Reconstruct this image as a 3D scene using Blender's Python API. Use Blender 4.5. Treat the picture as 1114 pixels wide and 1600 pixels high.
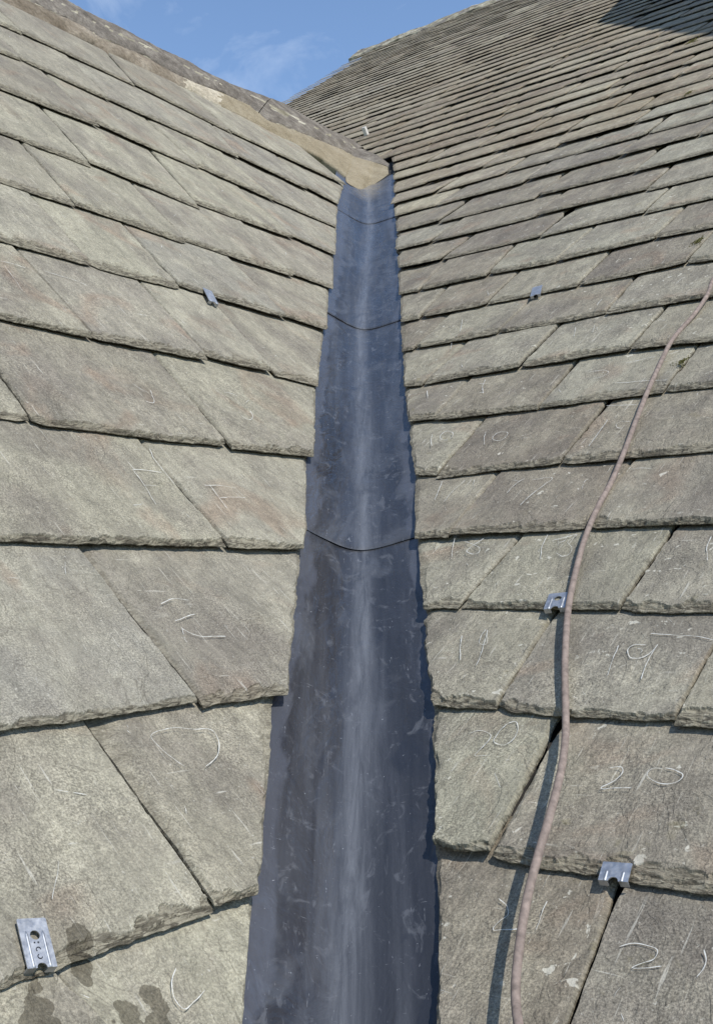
import bpy, bmesh, math, random
import numpy as np
from mathutils import Vector, Matrix
for o in list(bpy.data.objects): bpy.data.objects.remove(o)
scene = bpy.context.scene
COL = scene.collection
random.seed(7)
# ---------------------------------------------------------------- camera
FW = np.array([0.0, 0.99804, 0.06251]); RT = np.array([0.99991, 0.00085, -0.01361]); UP = np.array([0.01363, -0.06251, 0.99795])
F = 1725.5
cam_d = bpy.data.cameras.new('camera'); cam = bpy.data.objects.new('camera', cam_d); COL.objects.link(cam)
cam.matrix_world = Matrix(((RT[0], UP[0], -FW[0], 0), (RT[1], UP[1], -FW[1], 0), (RT[2], UP[2], -FW[2], 0), (0, 0, 0, 1)))
cam_d.sensor_fit = 'VERTICAL'; cam_d.sensor_height = 36.0; cam_d.lens = F / 1600 * 36.0
cam_d.clip_start = 0.05; cam_d.clip_end = 2000
scene.camera = cam
# ---------------------------------------------------------------- light
SUN = np.array([0.36, -0.461, 0.81]); SUN /= np.linalg.norm(SUN)
W = bpy.data.worlds.new('World'); scene.world = W; W.use_nodes = True
wn = W.node_tree.nodes; wl = W.node_tree.links
for n in list(wn): wn.remove(n)
wo = wn.new('ShaderNodeOutputWorld'); wb = wn.new('ShaderNodeBackground'); sky = wn.new('ShaderNodeTexSky')
sky.sky_type = 'NISHITA'; sky.sun_disc = False
sky.sun_elevation = math.asin(SUN[2]); sky.sun_rotation = math.atan2(SUN[0], SUN[1])
sky.altitude = 50; sky.air_density = 1.0; sky.dust_density = 0.0; sky.ozone_density = 3.0
wb.inputs['Strength'].default_value = 0.15
tc = wn.new('ShaderNodeTexCoord'); mp = wn.new('ShaderNodeMapping'); mp.inputs['Scale'].default_value = (5, 5, 9)
mp.inputs['Rotation'].default_value = (0.3, 0.5, 0.2)
nz = wn.new('ShaderNodeTexNoise'); nz.inputs['Scale'].default_value = 1.6; nz.inputs['Detail'].default_value = 8; nz.inputs['Roughness'].default_value = 0.6
nz.inputs['Distortion'].default_value = 0.6
cr = wn.new('ShaderNodeValToRGB'); cr.color_ramp.elements[0].position = 0.52; cr.color_ramp.elements[1].position = 0.85
mx = wn.new('ShaderNodeMix'); mx.data_type = 'RGBA'; mx.blend_type = 'MIX'
wl.new(tc.outputs['Generated'], mp.inputs['Vector']); wl.new(mp.outputs[0], nz.inputs['Vector']); wl.new(nz.outputs['Fac'], cr.inputs['Fac'])
cm = wn.new('ShaderNodeMath'); cm.operation = 'MULTIPLY'; cm.inputs[1].default_value = 0.3
wl.new(cr.outputs['Color'], cm.inputs[0]); wl.new(cm.outputs[0], mx.inputs['Factor'])
wl.new(sky.outputs['Color'], mx.inputs['A']); mx.inputs['B'].default_value = (6.5, 7.0, 7.6, 1)
wl.new(mx.outputs['Result'], wb.inputs['Color']); wl.new(wb.outputs[0], wo.inputs['Surface'])
sd = bpy.data.lights.new('sun', 'SUN'); sd.energy = 3.6; sd.angle = math.radians(0.53); sd.color = (1.0, 0.965, 0.915)
so = bpy.data.objects.new('sun', sd); COL.objects.link(so); so.rotation_euler = Vector(SUN).to_track_quat('Z', 'Y').to_euler(); so.location = (3, -3, 8)
scene.view_settings.view_transform = 'Standard'; scene.view_settings.look = 'None'; scene.view_settings.gamma = 1
scene.view_settings.exposure = 0.36
scene.render.engine = 'CYCLES'

# ---------------------------------------------------------------- geometry frame of the two roof planes
hL = np.array([0.59986, 0.80011, 0.0]); hR = np.array([-0.78465, 0.61994, 0.0])
sL = np.array([-0.57639, 0.43213, 0.69357]); sR = np.array([0.50774, 0.64265, 0.57376])
nL = np.array([0.55493, -0.41605, 0.72039]); nR = np.array([-0.3557, -0.45021, 0.81902])
vV = np.array([0.02017, 0.87243, 0.48832])
V0 = np.array([-0.02080742, 1.02701185, -0.39996132])
PL = dict(h=hL, s=sL, n=nL); PR = dict(h=hR, s=sR, n=nR)
K = 1 / 1.2
def ray(x, y): return FW + (x - 557) / F * RT - (y - 800) / F * UP
def bp(x, y, P, z=0.012):
    """photograph position -> 3D point on roof plane P raised by z"""
    r = ray(x, y); t = ((V0 @ P['n']) + z) / (r @ P['n']); return r * t
def uv(x, y, P, z=0.012):
    q = bp(x, y, P, z) - V0; return float(q @ P['h']), float(q @ P['s'])
def w3(P, u, v, z): return V0 + np.multiply.outer(u, P['h']) + np.multiply.outer(v, P['s']) + np.multiply.outer(z, P['n'])
def proj(Q):
    z = Q @ FW; return 557 + F * (Q @ RT) / z, 800 - F * (Q @ UP) / z

# ---------------------------------------------------------------- numpy noise
def _h(ix, iy, seed):
    n = (ix.astype(np.int64) * 374761393 + iy.astype(np.int64) * 668265263 + seed * 1442695041) & 0xffffffff
    n = ((n ^ (n >> 13)) * 1274126177) & 0xffffffff
    n = n ^ (n >> 16)
    return (n & 0xffffff) / float(0xffffff)
def vn(x, y, seed=0):
    x = np.asarray(x, float); y = np.asarray(y, float)
    x, y = np.broadcast_arrays(x, y)
    ix = np.floor(x); iy = np.floor(y); fx = x - ix; fy = y - iy
    fx = fx * fx * (3 - 2 * fx); fy = fy * fy * (3 - 2 * fy)
    a = _h(ix, iy, seed); b = _h(ix + 1, iy, seed); c = _h(ix, iy + 1, seed); d = _h(ix + 1, iy + 1, seed)
    return (a + (b - a) * fx + (c - a) * fy + (a - b - c + d) * fx * fy) * 2 - 1
def fbm(x, y, seed=0, o=4):
    s = 0; a = 1; t = 0
    for k in range(o):
        s = s + a * vn(x * 2 ** k, y * 2 ** k, seed + 17 * k); t += a; a *= 0.55
    return s / t

# ---------------------------------------------------------------- material helpers
class NT:
    def __init__(s, name):
        s.m = bpy.data.materials.new(name); s.m.use_nodes = True; s.t = s.m.node_tree; s.n = s.t.nodes
        s.b = s.n['Principled BSDF']
    def new(s, t, **kw):
        n = s.n.new(t)
        for k, v in kw.items():
            if k[0] == '_': setattr(n, k[1:], v)
            else: n.inputs[k.replace('__', ' ')].default_value = v
        return n
    def link(s, a, b): s.t.links.new(a, b)
    def noise(s, vec, scale, detail=4, rough=0.55, dist=0.0):
        n = s.new('ShaderNodeTexNoise', Scale=scale, Detail=detail, Roughness=rough, Distortion=dist)
        if vec is not None: s.link(vec, n.inputs['Vector'])
        return n.outputs['Fac']
    def ramp(s, fac, stops, interp='LINEAR'):
        r = s.n.new('ShaderNodeValToRGB'); e = r.color_ramp.elements; r.color_ramp.interpolation = interp
        while len(e) < len(stops): e.new(0.5)
        for i, (p, c) in enumerate(stops):
            e[i].position = p; e[i].color = (c, c, c, 1) if not hasattr(c, '__len__') else (*c, 1)
        s.link(fac, r.inputs['Fac']); return r.outputs['Color']
    def mix(s, fac, a, b, mode='MIX'):
        m = s.n.new('ShaderNodeMix'); m.data_type = 'RGBA'; m.blend_type = mode
        for nm, v in (('Factor', fac), ('A', a), ('B', b)):
            if isinstance(v, (int, float)): m.inputs[nm].default_value = v
            elif isinstance(v, tuple): m.inputs[nm].default_value = (*v, 1)
            else: s.link(v, m.inputs[nm])
        return m.outputs['Result']
    def math(s, op, a, b=0.0):
        m = s.n.new('ShaderNodeMath'); m.operation = op
        for i, v in enumerate((a, b)):
            if isinstance(v, (int, float)): m.inputs[i].default_value = v
            else: s.link(v, m.inputs[i])
        return m.outputs[0]
    def mapping(s, vec, scale=(1, 1, 1), rot=(0, 0, 0)):
        m = s.n.new('ShaderNodeMapping'); m.inputs['Scale'].default_value = scale; m.inputs['Rotation'].default_value = rot
        s.link(vec, m.inputs['Vector']); return m.outputs[0]
    def attr(s, name, out='Vector'):
        a = s.n.new('ShaderNodeAttribute'); a.attribute_name = name; return a.outputs[out]
    def bump(s, h, strength=0.5, dist=0.001, prev=None):
        b = s.new('ShaderNodeBump', Strength=strength, Distance=dist); s.link(h, b.inputs['Height'])
        if prev is not None: s.link(prev, b.inputs['Normal'])
        return b.outputs[0]

def slate_material(name, grain_rot, warm=0.0, lichen=0.0, spots=None, gain=1.0, far=False):
    M = NT(name); st = M.attr('st'); tone = M.attr('tone', 'Fac'); tone2 = M.attr('tonb', 'Fac'); edge = M.attr('edge', 'Fac')
    g = gain
    c = M.ramp(tone, [(0.0, (.215 * g, .202 * g, .162 * g)), (.3, (.262 * g, .252 * g, .198 * g)), (.55, (.235 * g, .222 * g, .185 * g)), (.8, (.270 * g, .258 * g, .203 * g)), (1.0, (.212 * g, .204 * g, .178 * g))])
    if warm: c = M.mix(M.math('MULTIPLY', tone2, warm), c, (.192, .165, .128))
    # broad clouds
    cl = M.noise(st, 9, 5, .6, .4)
    c = M.mix(M.ramp(cl, [(.40, 0.0), (.64, .5)]), c, (.33 * g, .315 * g, .25 * g))
    cl2 = M.noise(M.mapping(st, (1.3, 1, 1), (0, 0, 1.0)), 5, 4, .6)
    c = M.mix(M.ramp(cl2, [(.46, 0.0), (.66, .7)]), c, (.165 * g, .150 * g, .128 * g))
    # rusty tinge
    ru = M.noise(st, 6.3, 3, .5, 1.0)
    c = M.mix(M.ramp(ru, [(.58, 0.0), (.72, .45)]), c, (.22, .155, .11))
    # grain streaks along the cleavage
    gm = M.mapping(st, (190, 60, 30), (0, 0, grain_rot)); gr = M.noise(gm, 1.0, 4, .65)
    c = M.mix(1.0, c, M.ramp(gr, [(.25, .84), (.5, 1.0), (.75, 1.17)]), 'MULTIPLY')
    gm2 = M.mapping(st, (26, 9, 10), (0, 0, grain_rot)); gr2 = M.noise(gm2, 1.0, 5, .6)
    c = M.mix(1.0, c, M.ramp(gr2, [(.3, .80), (.5, 1.0), (.7, 1.20)]), 'MULTIPLY')
    # mineral speckle
    sp = M.noise(st, 430, 3, .8)
    smod = M.math('ADD', .45, M.math('MULTIPLY', M.ramp(M.noise(st, 11, 3, .6), [(.35, 0.0), (.65, 1.0)]), .5))
    c = M.mix(smod, c, M.mix(1.0, c, M.ramp(sp, [(.33, .40), (.5, 1.0), (.65, 1.65)]), 'MULTIPLY'))
    c = M.mix(1.0, c, M.ramp(M.noise(st, 75, 4, .7), [(.3, .84), (.7, 1.16)]), 'MULTIPLY')
    c = M.mix(1.0, c, M.ramp(tone2, [(0.0, (1.05, 1.05, 1.03)), (.5, (.98, .97, .96)), (1.0, tuple(1 - q * (.4 + warm) for q in (.15, .17, .18)))]), 'MULTIPLY')
    rv = M.noise(M.mapping(st, (9, 6, 8), (0, 0, grain_rot + .8)), 1.0, 5, .6, .8)
    steps = M.ramp(rv, [(.36, 0.0), (.375, .25), (.45, .25), (.46, .5), (.53, .5), (.54, .75), (.61, .75), (.62, 1.0)])
    lines = M.ramp(rv, [(.455, 0.0), (.46, .5), (.465, 0.0), (.535, 0.0), (.54, .6), (.546, 0.0), (.615, 0.0), (.62, .5), (.626, 0.0)])
    c = M.mix(M.math('MULTIPLY', lines, .8), c, (.09, .08, .062))
    sp2 = M.noise(st, 200, 2, .6)
    c = M.mix(M.ramp(sp2, [(.66, 0.0), (.74, .55)]), c, (.48, .47, .42))
    # fine pale scuffs
    wv = M.noise(M.mapping(st, (260, 14, 20), (0, 0, grain_rot + .35)), 1.0, 3, .5, .3)
    c = M.mix(M.ramp(wv, [(.66, 0.0), (.72, .5)]), c, (.50, .49, .44))
    wv2 = M.noise(M.mapping(st, (18, 230, 20), (0, 0, .5)), 1.0, 3, .5, .4)
    c = M.mix(M.math('MULTIPLY', M.ramp(wv2, [(.68, 0.0), (.73, .5)]), M.ramp(cl, [(.45, 0.0), (.6, 1.0)])), c, (.55, .54, .49))
    if lichen:
        li = M.noise(st, 62, 3, .55, .5)
        lm = M.noise(st, 7, 2, .5)
        f = M.math('MULTIPLY', M.ramp(li, [(.665, 0.0), (.695, .9)]), M.ramp(lm, [(.44, 0.0), (.52, lichen)]))
        c = M.mix(f, c, (.58, .57, .50))
        ly = M.noise(st, 30, 3, .6, .5); lf = M.math('MULTIPLY', M.ramp(ly, [(.64, 0.0), (.72, .6)]), M.ramp(M.noise(st, 3.1, 2, .5), [(.5, 0.0), (.62, lichen)]))
        c = M.mix(lf, c, (.19, .17, .075))
    if far:
        gp = M.n.new('ShaderNodeNewGeometry').outputs['Position']
        c = M.mix(M.ramp(M.noise(gp, .55, 5, .6, .5), [(.44, 0.0), (.62, .6)]), c, M.mix(1.0, c, (.68, .60, .53), 'MULTIPLY'))
        c = M.mix(M.ramp(M.noise(gp, 1.7, 5, .6, .8), [(.5, 0.0), (.64, .6)]), c, (.17, .14, .095))
        c = M.mix(M.ramp(M.noise(st, 26, 4, .65, .6), [(.55, 0.0), (.65, .8)]), c, (.32, .305, .235))
    # dressed edges: rusty-brown broken faces with dark flakes
    en = M.noise(M.mapping(st, (60, 190, 60)), 1.0, 4, .7)
    ec = M.ramp(en, [(.3, (.085, .073, .052)), (.48, (.21, .19, .14)), (.7, (.36, .335, .26))])
    cn = M.noise(M.mapping(st, (26, 120, 30)), 1.0, 3, .6, .8); ck = M.ramp(cn, [(.42, 0.0), (.46, 1.0), (.50, 1.0), (.55, 0.0)])
    c = M.mix(M.math('MULTIPLY', edge, .7), c, ec); c = M.mix(M.math('MULTIPLY', M.math('MULTIPLY', edge, ck), .8), c, (.05, .043, .03))
    c = M.mix(1.0, c, (1.10, 1.03, .93) if far else (1.05, 1.015, .955), 'MULTIPLY')
    rough = .82
    if spots:
        geo = M.n.new('ShaderNodeNewGeometry'); acc = None
        wn_ = M.noise(geo.outputs['Position'], 55, 3, .6)
        for (p, r) in spots:
            d = M.n.new('ShaderNodeVectorMath'); d.operation = 'DISTANCE'; M.link(geo.outputs['Position'], d.inputs[0]); d.inputs[1].default_value = tuple(p)
            q = M.math('DIVIDE', d.outputs['Value'], r)
            acc = q if acc is None else M.math('MINIMUM', acc, q)
        acc = M.math('ADD', acc, M.math('MULTIPLY', M.math('SUBTRACT', wn_, .5), 1.3))
        f = M.ramp(acc, [(.0, 1.0), (.94, 1.0), (1.0, 0.0)])
        c = M.mix(M.math('MULTIPLY', f, .93), c, M.mix(1.0, c, (.42, .40, .36), 'MULTIPLY'))
        rr = M.math('SUBTRACT', rough, M.math('MULTIPLY', f, .25)); M.link(rr, M.b.inputs['Roughness'])
    M.link(c, M.b.inputs['Base Color'])
    if not spots: M.b.inputs['Roughness'].default_value = rough
    M.b.inputs['Specular IOR Level'].default_value = .35
    h1 = M.bump(M.noise(st, 300, 4, .75), .75, .0018)
    h2 = M.bump(steps, .9, .0022, M.bump(gr, .4, .002, h1))
    h3 = M.bump(M.noise(M.mapping(st, (34, 18, 20), (0, 0, grain_rot)), 1.0, 7, .68, .8), .6, .007, h2)
    h4 = M.bump(en, .0, .003, h3)
    eb = M.new('ShaderNodeBump', Distance=.004); M.link(edge, eb.inputs['Strength']); M.link(en, eb.inputs['Height']); M.link(h3, eb.inputs['Normal'])
    M.link(eb.outputs[0], M.b.inputs['Normal'])
    return M.m

def simple(name, col, rough=.8, metal=0.0, scale=60, var=.25, bump=.3, dist=.002, coord='Object', spec=.4):
    M = NT(name); t = M.n.new('ShaderNodeTexCoord').outputs[coord]
    nz = M.noise(t, scale, 5, .6)
    c = M.mix(1.0, col, M.ramp(nz, [(.3, 1 - var), (.7, 1 + var)]), 'MULTIPLY')
    M.link(c, M.b.inputs['Base Color']); M.b.inputs['Roughness'].default_value = rough; M.b.inputs['Metallic'].default_value = metal
    M.b.inputs['Specular IOR Level'].default_value = spec
    M.link(M.bump(M.noise(t, scale * 3, 4, .7), bump, dist), M.b.inputs['Normal'])
    return M.m

spot_px = [(128, 1462, 21), (122, 1484, 15), (134, 1508, 20), (140, 1524, 13), (58, 1540, 13), (55, 1528, 9), (62, 1575, 25), (58, 1598, 25), (80, 1600, 18), (205, 1578, 20), (192, 1570, 13), (240, 1550, 19), (252, 1568, 16), (248, 1598, 22), (180, 1592, 9), (216, 1598, 14)]
SPOTS = []
for (x, y, r) in spot_px:
    a = bp(x, y, PL, .018 if y < 1490 else .0105); SPOTS.append((a, r / F * float(a @ FW) * 1.12))
M_SL = slate_material('slate_left', math.radians(28), .12, .15, gain=.98)
M_SLW = slate_material('slate_left_wet', math.radians(28), .12, .15, SPOTS, gain=.98)
M_SR = slate_material('slate_right', math.radians(-35), .65, .7, gain=.92)
M_SRF = slate_material('slate_right_far', math.radians(-35), .7, 1.0, gain=1.06, far=True)
M_CHALK = simple('scratch_white', (.56, .55, .50), .9, scale=900, var=.25, bump=.1)
M_DECK = simple('dark_underlay', (.03, .028, .026), .95, scale=20)
M_MOSS = simple('moss', (.26, .235, .085), .95, scale=300, var=.5, bump=.8, dist=.004)
M_PALE = simple('pale_flake', (.62, .60, .55), .9, scale=80)

# ---------------------------------------------------------------- object helpers
def link(o, parent=None):
    COL.objects.link(o)
    if parent is not None: o.parent = parent
    return o
def tag(o, label=None, cat=None, group=None, kind=None):
    if label: o['label'] = label
    if cat: o['category'] = cat
    if group: o['group'] = group
    if kind: o['kind'] = kind
    return o
def empty(name, loc=(0, 0, 0)):
    o = bpy.data.objects.new(name, None); o.empty_display_size = .05; o.location = loc; COL.objects.link(o)
    bpy.context.view_layer.update(); return o
def mesh_obj(name, verts, faces, mats, parent=None, attrs=None, smooth=False, midx=None, sharp=None):
    me = bpy.data.meshes.new(name)
    v = np.asarray(verts, float)
    if parent is not None: v = v - np.array(parent_origin(parent))
    me.from_pydata(v.tolist(), [], [list(map(int, f)) for f in faces] if not isinstance(faces, np.ndarray) else faces.tolist())
    for m in (mats if isinstance(mats, (list, tuple)) else [mats]): me.materials.append(m)
    if attrs:
        for k, a in attrs.items():
            a = np.asarray(a, np.float32)
            if a.ndim == 2:
                at = me.attributes.new(k, 'FLOAT_VECTOR', 'POINT'); at.data.foreach_set('vector', a.ravel())
            else:
                at = me.attributes.new(k, 'FLOAT', 'POINT'); at.data.foreach_set('value', a)
    if midx is not None: me.polygons.foreach_set('material_index', np.asarray(midx, np.int32))
    if smooth: me.polygons.foreach_set('use_smooth', np.ones(len(me.polygons), bool))
    me.update()
    o = bpy.data.objects.new(name, me); link(o, parent); return o
def parent_origin(p):
    loc = np.zeros(3)
    while p is not None: loc = loc + np.array(p.location); p = p.parent
    return loc
def tube(pts, rad, seg=10, closed=False, cap=True):
    """swept tube with parallel frames"""
    pts = [np.asarray(p, float) for p in pts]; n = len(pts); V = []; Fc = []
    up = np.array([.3, -.4, .9])
    for i, p in enumerate(pts):
        t = pts[min(i + 1, n - 1)] - pts[max(i - 1, 0)]; t /= np.linalg.norm(t) + 1e-12
        a = np.cross(t, up); a /= np.linalg.norm(a) + 1e-12; b = np.cross(a, t)
        r = rad[i] if hasattr(rad, '__len__') else rad
        for k in range(seg):
            th = 2 * math.pi * k / seg; V.append(p + r * (math.cos(th) * a + math.sin(th) * b))
    for i in range(n - 1):
        for k in range(seg):
            k2 = (k + 1) % seg; Fc.append((i * seg + k, i * seg + k2, (i + 1) * seg + k2, (i + 1) * seg + k))
    if cap: Fc.append(tuple(range(seg))[::-1]); Fc.append(tuple((n - 1) * seg + k for k in range(seg)))
    return V, Fc
def smooth_path(pts, n):
    pts = np.array(pts, float); d = np.r_[0, np.cumsum(np.linalg.norm(np.diff(pts, axis=0), axis=1))]
    t = np.linspace(0, d[-1], n); out = np.zeros((n, pts.shape[1]))
    # Catmull-Rom via hermite
    m = np.gradient(pts, d, axis=0)
    for i, x in enumerate(t):
        k = min(np.searchsorted(d, x, 'right') - 1, len(d) - 2); h = d[k + 1] - d[k]; s = (x - d[k]) / h
        out[i] = (2 * s**3 - 3 * s**2 + 1) * pts[k] + (s**3 - 2 * s**2 + s) * h * m[k] + (-2 * s**3 + 3 * s**2) * pts[k + 1] + (s**3 - s**2) * h * m[k + 1]
    return out

# ---------------------------------------------------------------- slates
T0 = .0080; H0 = .0105
class Slate: pass
def axis(L, sp_edge, sp_in, e0, e1):
    a = [0.0]
    while a[-1] < L:
        x = a[-1]; st = sp_edge if (x < e0 or x > L - e1) else sp_in
        a.append(x + st)
    a = np.array(a); a *= L / a[-1]; return a / L
def build_slate(P, A, B, C, D, g, seed, depth, T=T0, H=H0, notch=(0, 0), outer=0, fine=1.0):
    """A tail-left, B tail-right, C head-right, D head-left in (u,v); u decreasing or increasing irrelevant"""
    A, B, C, D = [np.array(q, float) for q in (A, B, C, D)]
    rs = random.Random(seed)
    sp = (max(.0016, .0015 * depth) if depth < 2.6 else .0019 * depth) * fine
    T = T * rs.uniform(.8, 1.15)
    Wd = np.linalg.norm(B - A); Ln = .5 * (np.linalg.norm(D - A) + np.linalg.norm(C - B))
    sx = axis(Wd, sp, sp * 1.4, .02, .02); ty = axis(Ln, sp, sp * 3.6, .026, 0)
    S_, T_ = np.meshgrid(sx, ty)
    pts = ((1 - S_) * (1 - T_))[..., None] * A + (S_ * (1 - T_))[..., None] * B + (S_ * T_)[..., None] * C + ((1 - S_) * T_)[..., None] * D
    u = pts[..., 0]; v = pts[..., 1]
    dt = T_ * Ln; dl = S_ * Wd; dr = (1 - S_) * Wd
    ox = rs.uniform(-50, 50); oy = rs.uniform(-50, 50); sd_ = rs.randrange(10000)
    ed = (B - A) / Wd; up = np.array([-ed[1], ed[0]])
    if up @ (D - A) < 0: up = -up
    # outline wobble
    x = S_ * Wd
    wt = .0030 * fbm(x * 14 + ox, 0 * x + oy, sd_, 3) + .0017 * fbm(x * 75 + ox, 0 * x, sd_ + 5, 3)
    bow = rs.uniform(-.003, .003) * (S_ - .5)**2 * 4
    r0 = rs.choice([0, 0, .003, .006]) ; r1 = rs.choice([0, 0, .003, .006])
    if outer: r0 = 0; r1 = 0
    elif rs.random() < .25: r0 += .005
    cr_ = r0 * np.exp(-(dl / .013)**2) + r1 * np.exp(-(dr / .013)**2)
    off = (wt + bow + cr_) * np.exp(-dt / .03)
    wsl = (.0012 * fbm(v * 18 + ox, 0 * v, sd_ + 9, 3) + .0008 * fbm(v * 90, 0 * v + oy, sd_ + 8, 2))
    wsr = (.0012 * fbm(v * 18 - ox, 0 * v, sd_ + 11, 3) + .0008 * fbm(v * 90, 0 * v - oy, sd_ + 12, 2))
    if outer < 0: wsl = wsl * 1.3 + (.0016 * np.floor(fbm(v * 34, 0 * v, sd_ + 31, 2) * 2.5) + .0012 * vn(v * 210, 0 * v, sd_ + 33)) * np.clip(vn(v * 9, 0 * v, sd_ + 35) + .6, .1, 1.2) + .0004
    if outer > 0: wsr = wsr * 1.3 + (.0016 * np.floor(fbm(v * 34, 0 * v, sd_ + 31, 2) * 2.5) + .0012 * vn(v * 210, 0 * v, sd_ + 33)) * np.clip(vn(v * 9, 0 * v, sd_ + 35) + .6, .1, 1.2) + .0004
    gap = .0014 * max(1.0, .62 * depth) * rs.uniform(.9, 1.25) * (1.7 if seed in (200, 201, 300, 301, 401, 402, 502, 501) else 1)
    vt = dt / max(g, 1e-3)
    nl = notch[0] * np.exp(-((vt - 1.03) / .11)**2); nr_ = notch[1] * np.exp(-((vt - 1.03) / .11)**2)
    sl = (gap + wsl + nl) * np.exp(-dl / .02); sr = (gap + wsr + nr_) * np.exp(-dr / .02)
    u = u + up[0] * off + ed[0] * (sl - sr); v = v + up[1] * off + ed[1] * (sl - sr)
    # thickness profile with flaked edges
    def flakes(x, L, d0, d1, s0, s1):
        w = np.full_like(x, .0016); c = -.01
        while c < L + .01:
            hw = rs.uniform(s0, s1); d = rs.uniform(d0, d1); c += hw * rs.uniform(.7, 1.3); sk_ = rs.uniform(-.5, .5)
            q = (x - c) / hw; q = q + sk_ * (1 - q * q) * .3
            w = np.maximum(w, d * np.sqrt(np.clip(1 - q * q, 0, 1)))
        return w * (.45 + .75 * np.clip(vn(x * 7 + ox, 0 * x, sd_ + 51) + .5, 0, 1))
    kf = 1.0 if depth < 3 else 1.4
    nn = .0022 * fbm(u * 110 + ox, v * 160 + oy, sd_ + 6, 3)
    kd = 1.35 if depth > 1.8 else 1.0
    wA = flakes(x, Wd, .004 * kd, .020 * kd, .006 * kf, .020 * kf); wB = flakes(x, Wd, .003, .009, .004 * kf, .012 * kf)
    qa = (dt + nn) / wA; qb = (dt + nn) / wB
    ht = np.where(qa < 1, .30 + .42 * np.clip(qa, 0, 1)**.7, 1.0) - np.where(qb < 1, .16, 0)
    ht = ht + .10 * fbm(u * 140, v * 200, sd_ + 40, 2) * (qa < 1)
    def side(dd, off_s, wmul):
        w_ = flakes(v - v.min(), Ln, .0008, .0038 * wmul, .008, .03); q = (dd + nn * .6) / w_
        return np.where(q < 1, .42 + .35 * np.clip(q, 0, 1), 1.0)
    big = rs.random(); ml = 1.5 if outer < 0 else .8; mr = 1.5 if outer > 0 else .8
    if big < .22: ml = max(ml, 1.9)
    if seed == 1: ml = .4
    hl = side(dl, 0, ml); hr = side(dr, 1, mr)
    hh = np.clip(np.minimum(np.minimum(ht, hl), hr), .12, 1)
    edge = np.maximum(np.clip((1 - ht) * 2.2, 0, 1), np.clip((1 - hh) * 1.1, 0, .55))
    und = .0007 * fbm(u * 9 + ox, v * 9 + oy, sd_ + 20, 2) + .0003 * fbm(u * 45 + ox, v * 45 + oy, sd_ + 22, 3)
    fq = fbm(u * 9 + ox, v * 12 + oy, sd_ + 21, 4); fl = .0009 * (fq > .22) + .0009 * (fq > .36)      # shallow flaked-off patches
    dH = rs.uniform(0, .0035); rl = rs.uniform(-.0016, .0016)
    zu = (H + dH) * (1 - dt / g) + rl * (S_ - .5) * 2
    z = zu + T * hh + und - fl * (hh > .9)
    zu = np.maximum(zu, -.009 + 0 * zu)
    ny, nx = u.shape
    top = w3(P, u.ravel(), v.ravel(), z.ravel())
    idx = np.arange(nx * ny).reshape(ny, nx)
    f = np.stack([idx[:-1, :-1], idx[:-1, 1:], idx[1:, 1:], idx[1:, :-1]], -1).reshape(-1, 4)
    ring = np.concatenate([idx[0, :], idx[1:, -1], idx[-1, -2::-1], idx[-2:0:-1, 0]])
    ur = u.ravel()[ring]; vr = v.ravel()[ring]; zr = (zu).ravel()[ring]
    bot = w3(P, ur, vr, zr); nb = nx * ny; m = len(ring); j = np.arange(m); j2 = (j + 1) % m
    sk = np.stack([ring[j2], ring[j], nb + j, nb + j2], -1)
    # orientation
    a, b, c = top[f[0, 0]], top[f[0, 1]], top[f[0, 2]]
    if np.cross(b - a, c - b) @ P['n'] < 0: f = f[:, ::-1]; sk = sk[:, ::-1]
    verts = np.vstack([top, bot]); faces = np.vstack([f, sk])
    stv = np.stack([u.ravel() + ox * .7, v.ravel() + oy * .7, np.full(nb, sd_ * .01)], -1)
    stb = np.stack([ur + ox * .7, vr + oy * .7, sd_ * .01 + zr - z.ravel()[ring]], -1)
    st = np.vstack([stv, stb]); ea = np.concatenate([edge.ravel(), np.ones(m)])
    tone = rs.random(); tb = rs.random()**1.6
    R = Slate(); R.verts = verts; R.faces = faces; R.st = st; R.edge = ea; R.tone = tone; R.tonb = tb
    R.P = P; R.A = A; R.D = D; R.g = g; R.H = H + dH; R.T = T; R.ed = ed; R.up = up; R.Wd = Wd; R.Ln = Ln; R.rs = rs; R.rl = rl
    R.center = top.mean(0)
    cc = .25 * (A + B + C + D); vis = w3(P, np.array([A[0], B[0]]), np.array([A[1], B[1]]), np.zeros(2))
    R.seed = seed
    return R
def surf_z(R, u, v):
    q = np.array([u, v]) - R.A; dt = q @ R.up; s = (q @ R.ed) / R.Wd
    return R.H * (1 - dt / R.g) + R.rl * (s - .5) * 2 + R.T
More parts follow.
